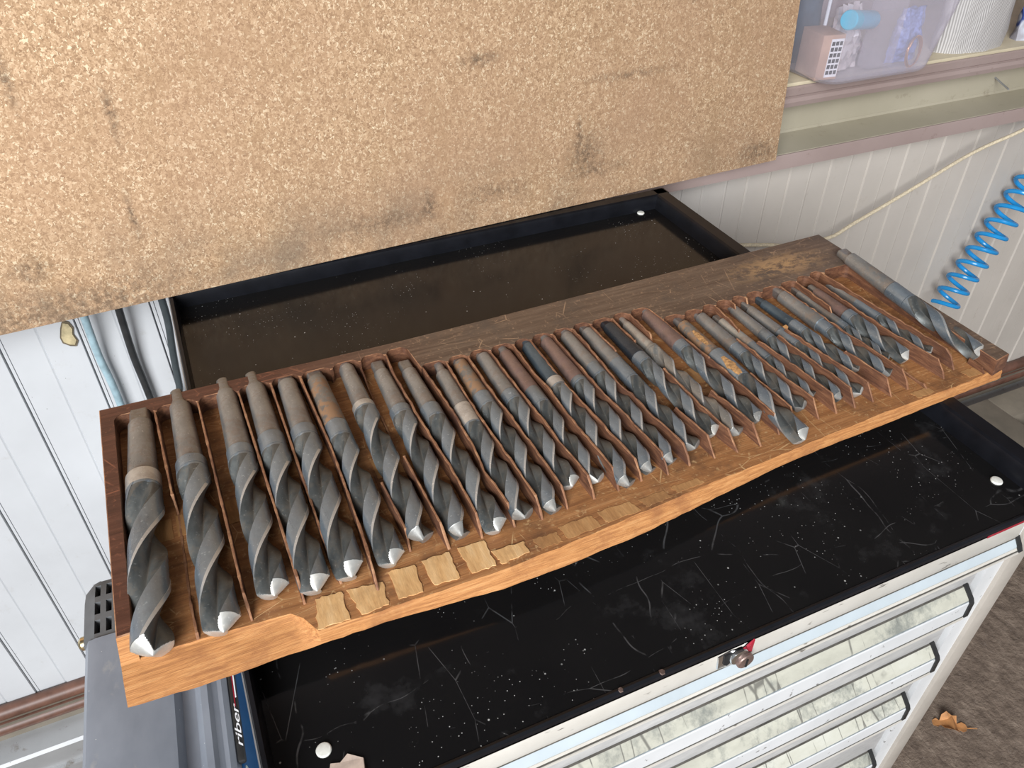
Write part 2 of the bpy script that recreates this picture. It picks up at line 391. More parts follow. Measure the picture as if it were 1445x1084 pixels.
# ------------------------------------------------------------------ the setting
FZ = -.93; WY = .78
fl = fin(nbox(-1.6, 3.4, -2.2, 1.2, FZ - .05, FZ), 'floor', 'ground', sharp=None); tag(fl, kind='structure')
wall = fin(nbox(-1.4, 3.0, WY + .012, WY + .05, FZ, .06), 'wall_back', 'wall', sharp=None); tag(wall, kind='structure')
ce = fin(nbox(-1.6, 3.2, -.75, 1.06, 1.38, 1.43), 'ceiling', 'ceil', sharp=None); tag(ce, kind='structure')
# vertical profiled boards of the wall
PW = .0466; x = 1.0405 - PW * 34; i = 0
pm = {}
while x < 2.35:
    d = .0 if i % 2 else .0022
    key = i % 2
    if key not in pm:
        bm = bmesh.new(); z0, z1 = FZ + .135, -.03
        prof = [(0, .012), (0, .0012), (.0016, -d), (PW - .0020, -d), (PW - .0011 * (1 - key), .0012), (PW - .0011 * (1 - key), .012)]
        if key: prof[3:3] = [(.0040, 0), (.0042, .0026), (.0048, .0026), (.0050, 0)]
        prism(bm, prof, lambda p: (p[0], p[1], z0), lambda p: (p[0], p[1], z1))
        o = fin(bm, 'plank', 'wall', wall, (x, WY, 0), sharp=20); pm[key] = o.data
    else:
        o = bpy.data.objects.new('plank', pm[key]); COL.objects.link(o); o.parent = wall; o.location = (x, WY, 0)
    x += PW; i += 1
# a dried glue blob on the wall
bm = bmesh.new(); gp = [(.0, .018), (.006, .015), (.0085, .006), (.006, -.003), (.008, -.013), (.004, -.020), (-.002, -.018), (-.0085, -.012), (-.009, -.004), (-.005, .008)]
prism(bm, [(p[0] * 1.12, p[1] * 1.1) for p in gp], lambda p: (p[0] - .138, WY - .0030, p[1] - .098), lambda p: (p[0] - .138, WY - .0040, p[1] - .098))
o = fin(bm, 'glue_blob', 'glue_rim', wall); tag(o, 'dried tan glue blob on the white wall')
bm = bmesh.new(); prism(bm, gp, lambda p: (p[0] * .9 - .138, WY - .0038, p[1] * .92 - .098), lambda p: (p[0] * .9 - .138, WY - .0052, p[1] * .92 - .098)); g = fin(bm, 'glue_skin', 'glue', o)
# beam along the wall (lower flange) and window sill above it
trim1 = fin(nbox(-1.4, 3.0, WY - .001, 1.02, -.036, .062), 'trim_1', 'khaki', sharp=None); tag(trim1, kind='structure')
bm = bmesh.new(); xprism(bm, [(.7215, -.036), (.720, -.018), (.7215, -.0135), (.726, -.0125), (.7775, -.0045), (.7785, .0), (.781, .0), (.781, -.036)], -1.4, 3.0)
fin(bm, 'flange', 'khaki', trim1, sharp=20)
bm = bmesh.new(); xprism(bm, [(.7185, -.0395), (.7175, -.018), (.7185, -.0142), (.7212, -.0142), (.7212, -.0365), (.7780, -.0365), (.7780, -.0395)], -1.4, 3.0)
o = fin(bm, 'flange_face', 'pink', trim1, sharp=20)
sill = fin(nbox(-1.4, 3.0, .737, 1.02, .060, .093), 'trim_2', 'pink', sharp=None); tag(sill, kind='structure')
bm = bmesh.new(); xprism(bm, [(.729, .0605), (.727, .068), (.7285, .074), (.732, .076), (.729, .078), (.7275, .090), (.730, .0925), (.738, .0925), (.738, .0605)], -1.4, 3.0)
fin(bm, 'sill_face', 'pink', sill, sharp=25)
fin(nbox(-1.4, 3.0, .7295, 1.02, .0928, .0985, bev=.001), 'sill_board', 'sill', sill)
wr = fin(nbox(3.2, 3.25, -1.6, 1.06, FZ, 1.38), 'unseen_wall_right', 'upwall', sharp=None); tag(wr, kind='structure')  # unseen side wall, added to cut light coming from the right
up = fin(nbox(-1.4, 3.0, 1.02, 1.06, .03, 1.5), 'wall_upper', 'upwall', sharp=None); tag(up, kind='structure')
bm = tube([(1.490, .779, .027), (1.476, .735, .020)], .0016, 8, 1); o = fin(bm, 'nail', 'galv', trim1)
# base rail of the wall
trim3 = fin(nbox(-1.4, 3.0, .745, .79, FZ, -.800), 'trim_3', 'rail', sharp=None); tag(trim3, kind='structure')
fin(tube([(-1.4, .768, -.792), (3.0, .768, -.792)], .0135, 14, 1), 'pipe', 'brownpipe', trim3)
fin(tube([(-1.4, .752, -.812), (3.0, .752, -.812)], .0125, 14, 1), 'pipe', 'brownpipe', trim3)
bm = bmesh.new(); xprism(bm, [(.70, -.862), (.7005, -.85), (.706, -.846), (.744, -.836), (.746, -.836), (.746, -.84), (.712, -.858), (.712, -.93), (.70, -.93), (.698, -.90)], -1.4, 3.0)
fin(bm, 'channel', 'galv', trim3, sharp=20)
fin(nbox(-1.4, 3.0, .692, .7, -.903, -.895, bev=.001), 'channel_lip', 'galv', trim3)
t4 = fin(nbox(1.70, 1.812, -.3, .70, FZ, -.80, bev=.004), 'trim_4', 'rail'); tag(t4, kind='structure')
t5 = fin(nbox(1.812, 3.0, .62, .70, FZ, -.80, bev=.004), 'trim_5', 'rail'); tag(t5, kind='structure')

# ------------------------------------------------------------------ tool chest
TZ = -.02
chest = thing('tool_chest', 'off-white metal tool chest with a black tray top under the drill board', 'tool chest', (.345, .33, FZ))
SH = (.345, .33, FZ)


def cp(bm, name, mats, parent=None, sharp=35):
    if parent is None: parent = chest; s = SH
    else: s = parent['_s']
    o = fin(bm, name, mats, parent, sharp=sharp, shift=s); o['_s'] = s; return o


def fx(o): return o
bm = nbox(.022, .668, .020, .655, FZ + .10, TZ - .012); cp(bm, 'body', 'white')
# black tray
bm = nbox(.004, .686, .0085, .662, TZ - .010, TZ); cp(bm, 'tray_floor', 'black', sharp=None)


def rim(name, pts, a, b, along):
    bm = bmesh.new()
    if along == 'y': prism(bm, pts, lambda p: (p[0], a, p[1]), lambda p: (p[0], b, p[1]))
    else: prism(bm, pts, lambda p: (a, p[0], p[1]), lambda p: (b, p[0], p[1]))
    return cp(bm, name, 'blackrim', sharp=25)


rim('rim', [(.69, TZ - .012), (.69, -.002), (.688, 0), (.672, 0), (.6695, -.0015), (.668, -.005), (.666, TZ + .001), (.666, TZ - .002)], .006, .666, 'y')
lr = rim('rim', [(0, TZ - .012), (0, -.002), (.0015, 0), (.0045, 0), (.0055, -.002), (.007, TZ + .001), (.007, TZ - .002)], .006, .666, 'y')
rim('rim', [(.666, TZ - .012), (.666, -.002), (.664, 0), (.650, 0), (.6475, -.0015), (.646, -.005), (.645, TZ + .001), (.645, TZ - .002)], .0, .69, 'x')
cp(nbox(-.0006, .0004, .008, .664, -.011, -.0015), 'rim_trim', 'galv', lr)
# front lip
bm = bmesh.new(); xprism(bm, [(.0105, TZ + .0005), (.0085, TZ + .0012), (.0065, TZ), (.006, TZ - .003), (.0075, TZ - .0045), (.0105, TZ - .0045)], .004, .69); cp(bm, 'front_lip', 'blackrim', sharp=25)
bm = nbox(.004, .60, .0085, .016, TZ - .0105, TZ - .0045); cp(bm, 'front_edge', 'brownband')
bm = nbox(.60, .69, .0080, .016, TZ - .0105, TZ - .0040); o = cp(bm, 'front_edge', 'red'); tag(o, 'red strip at the right end of the front edge')
for (px, py) in ((.0384, .0508), (.6527, .0482), (.6400, .6410)):
    bm = lathe(bmesh.new(), [(.0052, TZ - .001), (.0052, TZ + .0008), (.0046, TZ + .0016), (.0025, TZ + .002), (.0, TZ + .0021)][:-1], 20, (px, py, 0)); cp(bm, 'plug', 'plug')
for (px, s) in ((.272, .0026), (.238, .0022)):
    bm = lathe(bmesh.new(), [(s, TZ + .0005), (s * .8, TZ + .0015), (s * .3, TZ + .0016)], 6, (px, .0085, 0)); cp(bm, 'rust_spot', 'shank_red')
# front corner posts
for x0, x1, xi in ((.655, .677, 1), (.018, .046, -1)):
    bm = nbox(x0, x1, .006, .03, FZ + .10, -.034, bev=.001); cp(bm, 'corner_post', 'post')
    xa, xb = (.634, .656) if xi > 0 else (.045, .064)
    cp(nbox(xa, xb, .010, .03, FZ + .10, -.034), 'post_inner', 'white')
    xc, xd = (.621, .634) if xi > 0 else (.062, .075)
    cp(nbox(xc, xd, .019, .03, FZ + .10, -.034), 'post_channel', 'white')
HX0, HX1 = .072, .617
cp(nbox(.046, .650, .0085, .03, -.0525, -.030, bev=.0004), 'top_rail', 'cream')


def drawer(zt, yt, zh, yf, zf, zb, zl, first=False):
    """face top, bevel back (yt, zh), bevel front (yf, zf), bottom of front, bottom of lip"""
    e = HX1 + (.030 if first else 0)
    dr = cp(nbox(.066, e - .001 if first else .630, yt + .0012, .03, zl - .004, zt, bev=.0005), 'drawer', 'scuff' if not first else 'cream')
    bm = bmesh.new(); xprism(bm, [(yt + .002, zh), (yt, zh), (yf + .0006, zf + .0008), (yf, zf - .0006), (yf, zf - .0018), (yt + .002, zf - .0018)], HX0, e)
    cp(bm, 'handle_bevel', 'skyenamel' if first else 'worn', dr, sharp=20)
    bm = bmesh.new(); xprism(bm, [(yt, zf - .0014), (yf - .0004, zf - .0014), (yf - .0014, zf - .0028), (yf - .0022, zb + .0005), (yf - .0016, zb), (yt, zb)], HX0, e)
    cp(bm, 'handle_front', 'cream' if first else 'white', dr, sharp=20)
    bm = bmesh.new(); xprism(bm, [(yf - .0014, zb + .0002), (yf - .0034, zb - .0006), (yf - .0036, zl + .0008), (yf - .0026, zl), (yt + .004, zl), (yt + .004, zb + .0002)], HX0, e)
    cp(bm, 'handle_lip', 'cream', dr, sharp=20)
    if not first:
        cp(nbox(HX0 + .001, e - .001, yf - .0006, yf + .004, zf - .0020, zf - .0004), 'bevel_edge', 'bare', dr)
    cp(nbox(HX0 + .001, e - .001, yf - .0028, yf + .004, zb + .0001, zb + .0009), 'shadow_gap', 'gap', dr)
    cp(nbox(HX0 + .001, e - .001, yt - .0006, yt + .003, zh - .0001, zh + .0006), 'shadow_gap', 'gap', dr)
    for xa, xb in ((e - .0005, e + .0048), (HX0 - .0048, HX0 + .0005)):
        bm = bmesh.new(); xprism(bm, [(yt + .005, zh + .0015), (yt, zh + .0016), (yf - .0006, zf + .0012), (yf - .0030, zf - .003), (yf - .0038, zb), (yt + .005, zb)], xa, xb); cp(bm, 'end_cap', 'cap', dr, sharp=20)
    return dr


drawer(-.0505, .0085, -.0527, .0035, -.0592, -.0632, -.0660, True)
zt = -.0700
for k, h in enumerate((.0935, .0935, .0935, .125, .125, .16)):
    x_ = h - .0935
    drawer(zt, .0125, zt - .0405 - x_, .0025, zt - .0495 - x_, zt - .0715 - x_, zt - .0750 - x_)
    zt -= h
# lock badge
lk = cp(lathe(bmesh.new(), [(.0085, .0125), (.0085, .006), (.0078, .0045), (.002, .004)], 24, (.3415, 0, -.040), 'y'), 'lock', 'chrome')
bm = bmesh.new(); bp = [(-.0215, .008), (-.009, .0105), (.004, .0075), (.0145, .0155), (.0150, -.004), (.004, -.0145), (-.010, -.0135), (-.0195, -.011)]
prism(bm, bp, lambda p: (.3415 + p[0], .0118, -.040 + p[1]), lambda p: (.3415 + p[0] * .85, .0075, -.040 + p[1] * .85)); cp(bm, 'lock_badge', 'chrome', lk, sharp=10)
bm = bmesh.new(); prism(bm, [(-.0135, .0065), (-.0045, .006), (-.0015, .001), (-.0085, -.0085), (-.0125, -.005)], lambda p: (.3415 + p[0], .0080, -.040 + p[1]), lambda p: (.3415 + p[0], .0066, -.040 + p[1])); cp(bm, 'badge_inset', 'hole', lk, sharp=10)
bm = bmesh.new(); prism(bm, [(.0065, .004), (.0125, .0130), (.0128, -.003), (.009, -.005)], lambda p: (.3415 + p[0], .0085, -.040 + p[1]), lambda p: (.3415 + p[0], .0064, -.040 + p[1])); cp(bm, 'badge_inset', 'red', lk, sharp=10)
cp(lathe(bmesh.new(), [(.0075, .0048), (.0075, .0026), (.0068, .0018), (.001, .0016)], 24, (.3465, 0, -.0455), 'y'), 'key_barrel', 'shank_red', lk)
cp(nbox(.3458, .3472, .0008, .0022, -.0505, -.0412), 'key_slot', 'hole', lk)
cp(nbox(.358, .376, .0112, .0117, -.0405, -.0365), 'rust_streak', 'orange_rust')
# castors
for cx in (.06, .63):
    for cy in (.07, .60):
        cs = cp(lathe(bmesh.new(), [(.02, -.012), (.045, -.012), (.05, -.006), (.05, .006), (.045, .012), (.02, .012)], 20, (cx, cy, FZ + .05), 'x'), 'castor', 'cap')
        cp(nbox(cx - .025, cx + .025, cy - .03, cy + .03, FZ + .088, FZ + .104, bev=.003), 'castor_plate', 'galv', cs)
bm = bmesh.new(); pp = [(-.016, -.010), (-.010, .006), (-.004, .004), (.002, .008), (.011, .001), (.009, -.012), (-.004, -.016)]
prism(bm, pp, lambda p: (p[0], p[1], 0), lambda p: (p[0] * .97, p[1] * .97, .0012 + .0025 * (p[1] < -.005)))
o = fin(bm, 'paper_scrap', 'paper', None, (.0500, .0340, TZ), sharp=15); tag(o, 'torn pinkish paper scrap on the black tray beside the near white plug', 'paper scrap')

# ------------------------------------------------------------------ drill board
T, F = .028, .011
BR = (.342, .28, 0)
board = thing('drill_board', 'long slotted wooden drill board lying across the black tray top', 'drill board', BR)


def bp_(bm, name, mats, parent=None, sharp=35, fix=True):
    return fin(bm, name, mats, parent or board, sharp=sharp, shift=BR, fix=fix)


XS = [-.073, -.02, .045, .055, .106, .19, .2455, .317, .386, .462, .5, .60, .69, .757]
YT = [.147, .145, .140, .1185, .1165, .1145, .1165, .1215, .1265, .130, .1325, .1375, .139, .143]
YB = [.1203, .1165, .116, .1155, .1145, .1070, .1072, .1107, .119, .1275, .1305, .1338, .1377, .140]
XB = [-.0727, .1, .2, .3, .5, .757]; YBK = [.4155, .411, .409, .410, .414, .4195]


def lerp(xs, ys, x):
    for a, b, c, d in zip(xs, xs[1:], ys, ys[1:]):
        if x <= b: return c + (d - c) * max(0, (x - a) / (b - a))
    return ys[-1]


rng = random.Random(3)
bm = bmesh.new(); rows = []; N = 110
for i in range(N + 1):
    x = -.0725 + (.757 + .0725) * i / N; a = lerp(XS, YT, x) + rng.uniform(-.0005, .0005); b = lerp(XS, YB, x) + rng.uniform(-.0004, .0004); k = lerp(XB, YBK, x)
    m1 = a + (b - a) * .35 - .0006 + rng.uniform(-.0004, .0004); m2 = a + (b - a) * .75 + rng.uniform(-.0004, .0004)
    rows.append([(x, k, F), (x, .155, F), (x, max(a, b + .001) + .0008, F), (x, a, F - .0012), (x, m1, F * .62), (x, m2, F * .25), (x, b, 0), (x, k, 0)])
loft(bm, rows, mis=lambda k, i: 0 if i in (0,) else (2 if i == 1 else 1))
bp_(bm, 'base_board', ['floorwood', 'rawwood', 'floorwood'], sharp=40)
# dividers: (y, x) ridge knots from back to front, and top profile (y, height above floor)
H = T - F
DV = {1: ([(.389, -.0269), (.274, -.0226), (.184, -.0235), (.150, -.0222)], [(.40, H), (.280, H), (.272, .0006), (.186, .0006), (.180, .0036), (.150, .003), (.146, 0)]),
      2: ([(.40, .0099), (.162, .0136), (.146, .0145)], None), 3: ([(.40, .0464), (.145, .0517)], None),
      4: ([(.40, .0764), (.295, .0769), (.162, .0779), (.150, .0811)], [(.41, H), (.30, H), (.294, H * .86), (.165, H * .82), (.155, .004), (.152, 0)]),
      5: ([(.387, .1041), (.281, .1074), (.185, .1056), (.138, .1035)], [(.40, H), (.155, H), (.146, H * .75), (.134, 0)]),
      6: ([(.226, .1347), (.170, .1372), (.16, .1367)], [(.25, .0005), (.2275, .001), (.225, H), (.170, H), (.160, 0)]),
      7: ([(.41, .163), (.249, .1610), (.168, .1635), (.150, .1650)], [(.395, .009), (.38, .008), (.365, .002), (.26, .0008), (.250, .002), (.247, H), (.165, H), (.150, 0)]),
      8: ([(.399, .1886), (.297, .1884), (.223, .1933), (.150, .1925)], None), 9: ([(.399, .2129), (.356, .2156), (.274, .2201), (.203, .2173), (.150, .2205)], None),
      10: ([(.358, .2410), (.303, .2402), (.234, .2404), (.148, .2440)], None), 11: ([(.358, .2641), (.285, .2632), (.243, .2661), (.150, .2678)], None),
      12: ([(.357, .2866), (.292, .2887), (.233, .2902), (.151, .2932)], None), 13: ([(.36, .3121), (.258, .3135), (.151, .3164)], None),
      14: ([(.356, .3321), (.274, .3310), (.153, .3398)], None), 15: ([(.356, .3557), (.271, .3569), (.150, .3645)], None),
      16: ([(.358, .3796), (.297, .3808), (.262, .3790), (.152, .3878)], None),
      17: ([(.36, .4015), (.302, .4014), (.21, .4084), (.151, .4133)], [(.37, H), (.308, H), (.300, .001), (.214, .001), (.209, H), (.165, H), (.151, 0)]),
      18: ([(.36, .4272), (.309, .4277), (.264, .4293), (.173, .4323), (.148, .4365)], [(.37, H), (.315, H), (.308, .004), (.268, .004), (.263, H), (.165, H), (.149, 0)]),
      19: ([(.355, .4486), (.312, .4488), (.217, .4534), (.147, .4600)], [(.37, H), (.318, H), (.311, .001), (.220, .001), (.216, H), (.162, H), (.147, 0)]),
      20: ([(.364, .4733), (.299, .4801), (.257, .4817), (.153, .4850)], [(.37, H), (.300, H * .9), (.26, H), (.165, H), (.153, 0)]),
      21: ([(.34, .500), (.224, .5034), (.158, .5070)], [(.34, .002), (.229, .001), (.223, H), (.168, H * .9), (.158, 0)]),
      22: ([(.34, .524), (.277, .5265), (.155, .5325)], [(.34, .002), (.281, .001), (.276, H), (.168, H), (.155, 0)]),
      23: ([(.334, .5428), (.287, .5400), (.264, .5454), (.155, .5535)], [(.35, H), (.290, H * .9), (.285, .002), (.270, .002), (.264, H), (.166, H), (.155, 0)]),
      24: ([(.35, .563), (.266, .5700), (.154, .5752)], [(.352, H), (.330, H), (.322, .002), (.270, .002), (.264, H), (.166, H), (.154, 0)]),
      25: ([(.35, .583), (.271, .5842), (.154, .5975)], [(.352, H), (.335, H), (.325, .003), (.275, .003), (.270, H), (.166, H), (.154, 0)]),
      26: ([(.35, .606), (.216, .6120), (.153, .6192)], [(.352, H), (.34, H), (.334, .0015), (.222, .0015), (.214, H), (.164, H), (.153, 0)]),
      27: ([(.345, .632), (.261, .6358), (.186, .6407), (.155, .6425)], None),
      28: ([(.345, .657), (.276, .6567), (.148, .6600)], [(.352, H), (.285, H), (.276, .004), (.20, .002), (.158, .0022), (.153, .0038), (.148, .0)]),
      29: ([(.345, .6772), (.22, .6806), (.153, .6880)], None), 30: ([(.340, .6976), (.173, .7085), (.158, .7092)], [(.36, H), (.176, H), (.168, H * .7), (.160, 0)])}
rng = random.Random(11)
for k, (path, prof) in DV.items():
    path = sorted(path); px = [p[0] for p in path]; pxx = [p[1] for p in path]
    y1 = .345 if k > 20 else (.360 if k > 9 else .400)
    yf = path[0][0]
    if prof is None: prof = [(y1, H), (yf + .013, H), (yf + .004, H * .45), (yf, .0)]
    pr = sorted((q[0], q[1]) for q in prof); qy = [q[0] for q in pr]; qh = [q[1] for q in pr]
    ys = set(q for q in qy if q <= y1 + .008); y = qy[0]
    while y < min(qy[-1], y1 + .008): ys.add(y); y += .006
    ys = sorted(ys); rows = []; jag = k >= 8
    wob = 0
    for y in ys:
        xc = lerp(px, pxx, y); h = lerp(qy, qh, y)
        if jag and y > .19: wob = max(-.0009, min(.0009, wob + rng.uniform(-.0006, .0006)))
        else: wob *= .6
        xc += wob
        hh = h - (rng.uniform(0, .0016 if (jag and y > .2) else .0006) if h > .003 else 0)
        tk = .00115 + rng.uniform(-.0002, .0003); tt = tk * rng.uniform(.65, .95)
        z0, z1 = F - .0008, F + max(hh, .0002)
        rows.append([(xc - tk, y, z0), (xc - tt, y, z1 - .0003), (xc - tt * .6, y, z1), (xc + tt * .6, y, z1), (xc + tt, y, z1 - .0003), (xc + tk, y, z0)])
    bm = bmesh.new(); loft(bm, rows, mis=lambda a, i: 1 if i in (1, 2, 3) else 0)
    for f in bm.faces:
        if len(f.verts) > 4: f.material_index = 1
    bp_(bm, 'divider', ['divider', 'edge'], sharp=30)
bm = bmesh.new()
rows = [[(.7092 - t, y, F - .0005), (.7092 - t, y, F + h), (.7092 + t, y, F + h), (.7092 + t, y, F - .0005)] for y, h, t in ((.175, .0062, .001), (.166, .0055, .001), (.1600, .0050, .0009), (.155, .0005, .001))]
rows = [[(p[0] + .022, p[1] - .012, p[2]) for p in r] for r in rows]
loft(bm, rows); bp_(bm, 'divider_stub', ['divider', 'edge'])
for sx_, sy_, dz, dx in ((.5845, .2715, .0010, .007),):
    bm = bmesh.new(); prism(bm, [(-.0008, -.0035), (.0008, -.002), (.0006, .0030), (-.0005, .0040)], lambda p: (sx_ + p[0], sy_ + p[1], T - .002), lambda p: (sx_ + p[0] * .4 + dx * .25, sy_ + p[1] * .6, T + dz))
    bp_(bm, 'splinter', 'inlay', sharp=15)
# slotted frame on top of the base: rims plus back block with round slot ends
edges = [(k, lerp(sorted(p[0] for p in DV[k][0]), [p[1] for p in sorted(DV[k][0])], (.345 if k > 20 else .36 if k > 9 else .40))) for k in sorted(DV)]
BACK = [.4000, .3985, .3985, .3985, .398, .397, .3985, .3985, .3995] + [.3635] * 11 + [.3385] * 2 + [.341, .3415, .342, .343, .344, .345, .347, .3495, .347]
xl = [-.0612] + [e[1] for e in edges]; xr = [e[1] for e in edges] + [.7385]
pts = [(-.0595, .1565), (-.0702, .1565), (-.0730, .4155)]
pts += [(x, lerp(XB, YBK, x)) for x in (.1, .2, .3, .5)] + [(.7570, .4195), (.7580, .1435), (.7365, .1400)]
th = .0012
for k in range(30, -1, -1):
    a, b, yb = xl[k] + (th if k else 0), xr[k] - (th if k < 30 else 0), BACK[k] + rng.uniform(-.0008, .0008)
    r = min(.006, (b - a) * .36)
    for q in range(6):
        t = q / 5 * PI / 2; pts.append((b - r + r * math.cos(t), yb - r + r * math.sin(t)))
    for q in range(6):
        t = PI / 2 + q / 5 * PI / 2; pts.append((a + r + r * math.cos(t), yb - r + r * math.sin(t)))
bm = bmesh.new()
def low(p):
    if p[1] < .16 and p[0] < 0: return (p[0] - (.0022 if p[0] < -.065 else .0008), p[1] - .0105, F - .0004)
    if p[1] < .146: return (p[0], p[1] - .002, F - .0004)
    return (p[0], p[1], F - .0004)
a, b, fs = prism(bm, pts, low, lambda p: (p[0], p[1], T))
for f in fs[2:]: f.material_index = 2
for f in fs[2:]:
    c = f.calc_center_median()
    if c.y > .40 and abs(f.normal.y) > .0 and c.y > .405: f.material_index = 0
    if c.x < -.068 or c.x > .75: f.material_index = 0
    if c.y < .158 and c.x < 0: f.material_index = 1
top = fs[1]
be = [e for e in top.edges]
r = bmesh.ops.bevel(bm, geom=be, offset=.0007, segments=1, affect='EDGES', profile=.5, material=3)
bmesh.ops.triangulate(bm, faces=[f for f in bm.faces if len(f.verts) > 4])
bp_(bm, 'slotted_frame', ['stain', 'rawwood', 'divider', 'edge'], sharp=30, fix=False)
# paler strip across the slot floors and pale chiselled patches on the front ledge
rng = random.Random(5)
for k in (0, 1, 2, 3, 6, 7, 8, 18, 19):
    a, b = xl[k] + .0016, xr[k] - .0016
    bm = bmesh.new(); q = [(a, .2465 + rng.uniform(-.002, .002)), (b, .2465 + rng.uniform(-.002, .002)), (b, .2700), (a, .2700 + rng.uniform(-.002, .002))]
    prism(bm, q, lambda p: (p[0], p[1], F - .0003), lambda p: (p[0], p[1], F + .0005)); bp_(bm, 'floor_inlay', 'inlay', sharp=20)
PT = [((.0593, .1459), (.0785, .1448), (.0785, .1192), (.0553, .1200)), ((.0821, .1446), (.1086, .1412), (.1070, .1200), (.0869, .1197)), ((.1150, .1476), (.1353, .1466), (.1334, .1205), (.1150, .1215)),
      ((.1413, .1476), (.1637, .1474), (.1625, .1215), (.1431, .1230)), ((.1707, .1485), (.1925, .1470), (.1919, .1210), (.1725, .1216)), ((.1935, .1350), (.2201, .1339), (.2206, .1225), (.1964, .1205)),
      ((.228, .1330), (.248, .1325), (.249, .1215), (.230, .1210)), ((.252, .1365), (.282, .1360), (.284, .1230), (.254, .1225)), ((.288, .1375), (.318, .1370), (.322, .1250), (.291, .1240)), ((.326, .1360), (.350, .1365), (.354, .1275), (.329, .1260)),
      ((.358, .137), (.384, .1375), (.388, .1305), (.361, .1290)), ((.640, .150), (.662, .150), (.663, .142), (.642, .141)), ((.712, .155), (.730, .155), (.731, .1445), (.714, .1445))]
for pi, q in enumerate(PT):
    o2 = []
    for (p, p2) in zip(q, q[1:] + q[:1]):
        for j in range(7):
            t = j / 7; o2.append((p[0] + (p2[0] - p[0]) * t + (rng.uniform(-.0009, .0009) if j else 0), p[1] + (p2[1] - p[1]) * t + (rng.uniform(-.0009, .0009) if j else 0)))
    bm = bmesh.new(); hh = .0008 if pi < 6 else .0003
    prism(bm, o2, lambda p: (p[0], p[1], F - .0004), lambda p: (p[0], p[1], F + hh)); bp_(bm, 'pale_patch', 'patch' if pi < 6 else 'inlay', sharp=20)

# ------------------------------------------------------------------ twist drills
#  tang x,y  tip x,y  body radius  shank end, flute start (fraction of length)
DR = [(-.0402, .4037, -.0490, .1339, .0143, .336, .400), (-.0062, .4186, -.0038, .1340, .0132, .360, .405), (.0356, .4193, .0335, .1510, .0119, .388, .440), (.0621, .4180, .0621, .1426, .0121, .353, .425),
      (.0911, .4112, .0881, .1446, .0121, .346, .400), (.1178, .4057, .1196, .1445, .0111, .350, .430), (.1495, .4134, .1468, .1576, .0110, .317, .352), (.1790, .3917, .1756, .1496, .0106, .323, .370),
      (.2039, .3825, .2037, .1432, .0102, .324, .400), (.2334, .3649, .2280, .1472, .0097, .327, .460), (.2549, .3751, .2534, .1443, .0095, .314, .395), (.2800, .3751, .2786, .1634, .0092, .377, .445),
      (.3022, .3700, .3006, .1597, .0087, .379, .490), (.3294, .3737, .3218, .1451, .0092, .340, .395), (.3499, .3737, .3476, .1523, .0088, .389, .420), (.3737, .3749, .3703, .1547, .0086, .339, .415),
      (.3969, .3722, .3979, .1611, .0084, .357, .500), (.4222, .3697, .4245, .1693, .0085, .364, .430), (.4426, .3686, .4445, .1608, .0082, .300, .325), (.4724, .3751, .4721, .1684, .0084, .372, .430),
      (.4971, .3430, .4920, .1301, .0101, .350, .560), (.5235, .3465, .5220, .1665, .0073, .414, .500), (.5398, .3298, .5442, .1784, .0062, .394, .570), (.5666, .3450, .5645, .1639, .0069, .345, .420),
      (.5825, .3380, .5870, .1620, .0068, .345, .500), (.6036, .3401, .6120, .1916, .0067, .372, .500), (.6308, .3435, .6330, .1721, .0076, .431, .520), (.6560, .3428, .6557, .1955, .0050, .519, .590),
      (.6731, .3347, .6686, .1841, .0084, .404, .480), (.7009, .3472, .7021, .1851, .0060, .359, .560), (.7382, .3621, .7387, .1569, .0100, .391, .520)]
# shank big radius, shank material, tip material, tang flat facing up, flute phase, band
SK = [(.0121, 'shank', 'tip', 1, 1.2, 1), (.0108, 'shank', 'tip', 0, .5, 0), (.0107, 'shank', 'tip', 0, .45, 0), (.0106, 'shank', 'tip', 0, .4, 0), (.0106, 'shank', 'tip', 1, .35, 0), (.0105, 'shank_rust', 'tip', 1, .7, 0),
      (.0090, 'shank', 'tipdark', 0, .2, 1), (.0090, 'shank', 'tipdark', 1, .2, 0), (.0088, 'shank', 'tip', 1, .9, 0), (.0086, 'shank', 'tipdark', 0, 1.2, 1), (.0085, 'shank_rust', 'tipdark', 1, .2, 0), (.0085, 'shank', 'tip', 1, .35, 0),
      (.0083, 'shank_red', 'tip', 0, 1.2, 0), (.0084, 'shank_blue', 'tipdark', 0, .1, 1), (.0083, 'shank_red', 'tipdark', 0, .1, 0), (.0083, 'shank', 'tipdark', 0, .3, 0), (.0083, 'shank', 'tipdark', 1, 1.2, 0), (.0085, 'shank_black', 'tip', 1, .5, 0),
      (.0064, 'shank_pale', 'tipdark', 0, .9, 0), (.0084, 'shank_red', 'tipdark', 0, .5, 0), (.0080, 'shank_rust', 'tip', 1, .9, 0), (.0076, 'shank', 'tipdark', 1, .5, 0), (.0060, 'shank_pale', 'tipdark', 1, .4, 0), (.0064, 'shank', 'tipdark', 1, .4, 0),
      (.0062, 'shank', 'tip', 0, .9, 0), (.0060, 'shank_blue', 'tipdark', 0, .3, 0), (.0086, 'shank', 'tipdark', 0, .4, 0), (.0050, 'shank', 'tipdark', 0, .4, 0), (.0070, 'shank_red', 'tip', 0, .6, 0), (.0060, 'shank', 'tip', 1, .4, 0), (.0092, 'shank', 'tip', 1, .9, 0)]
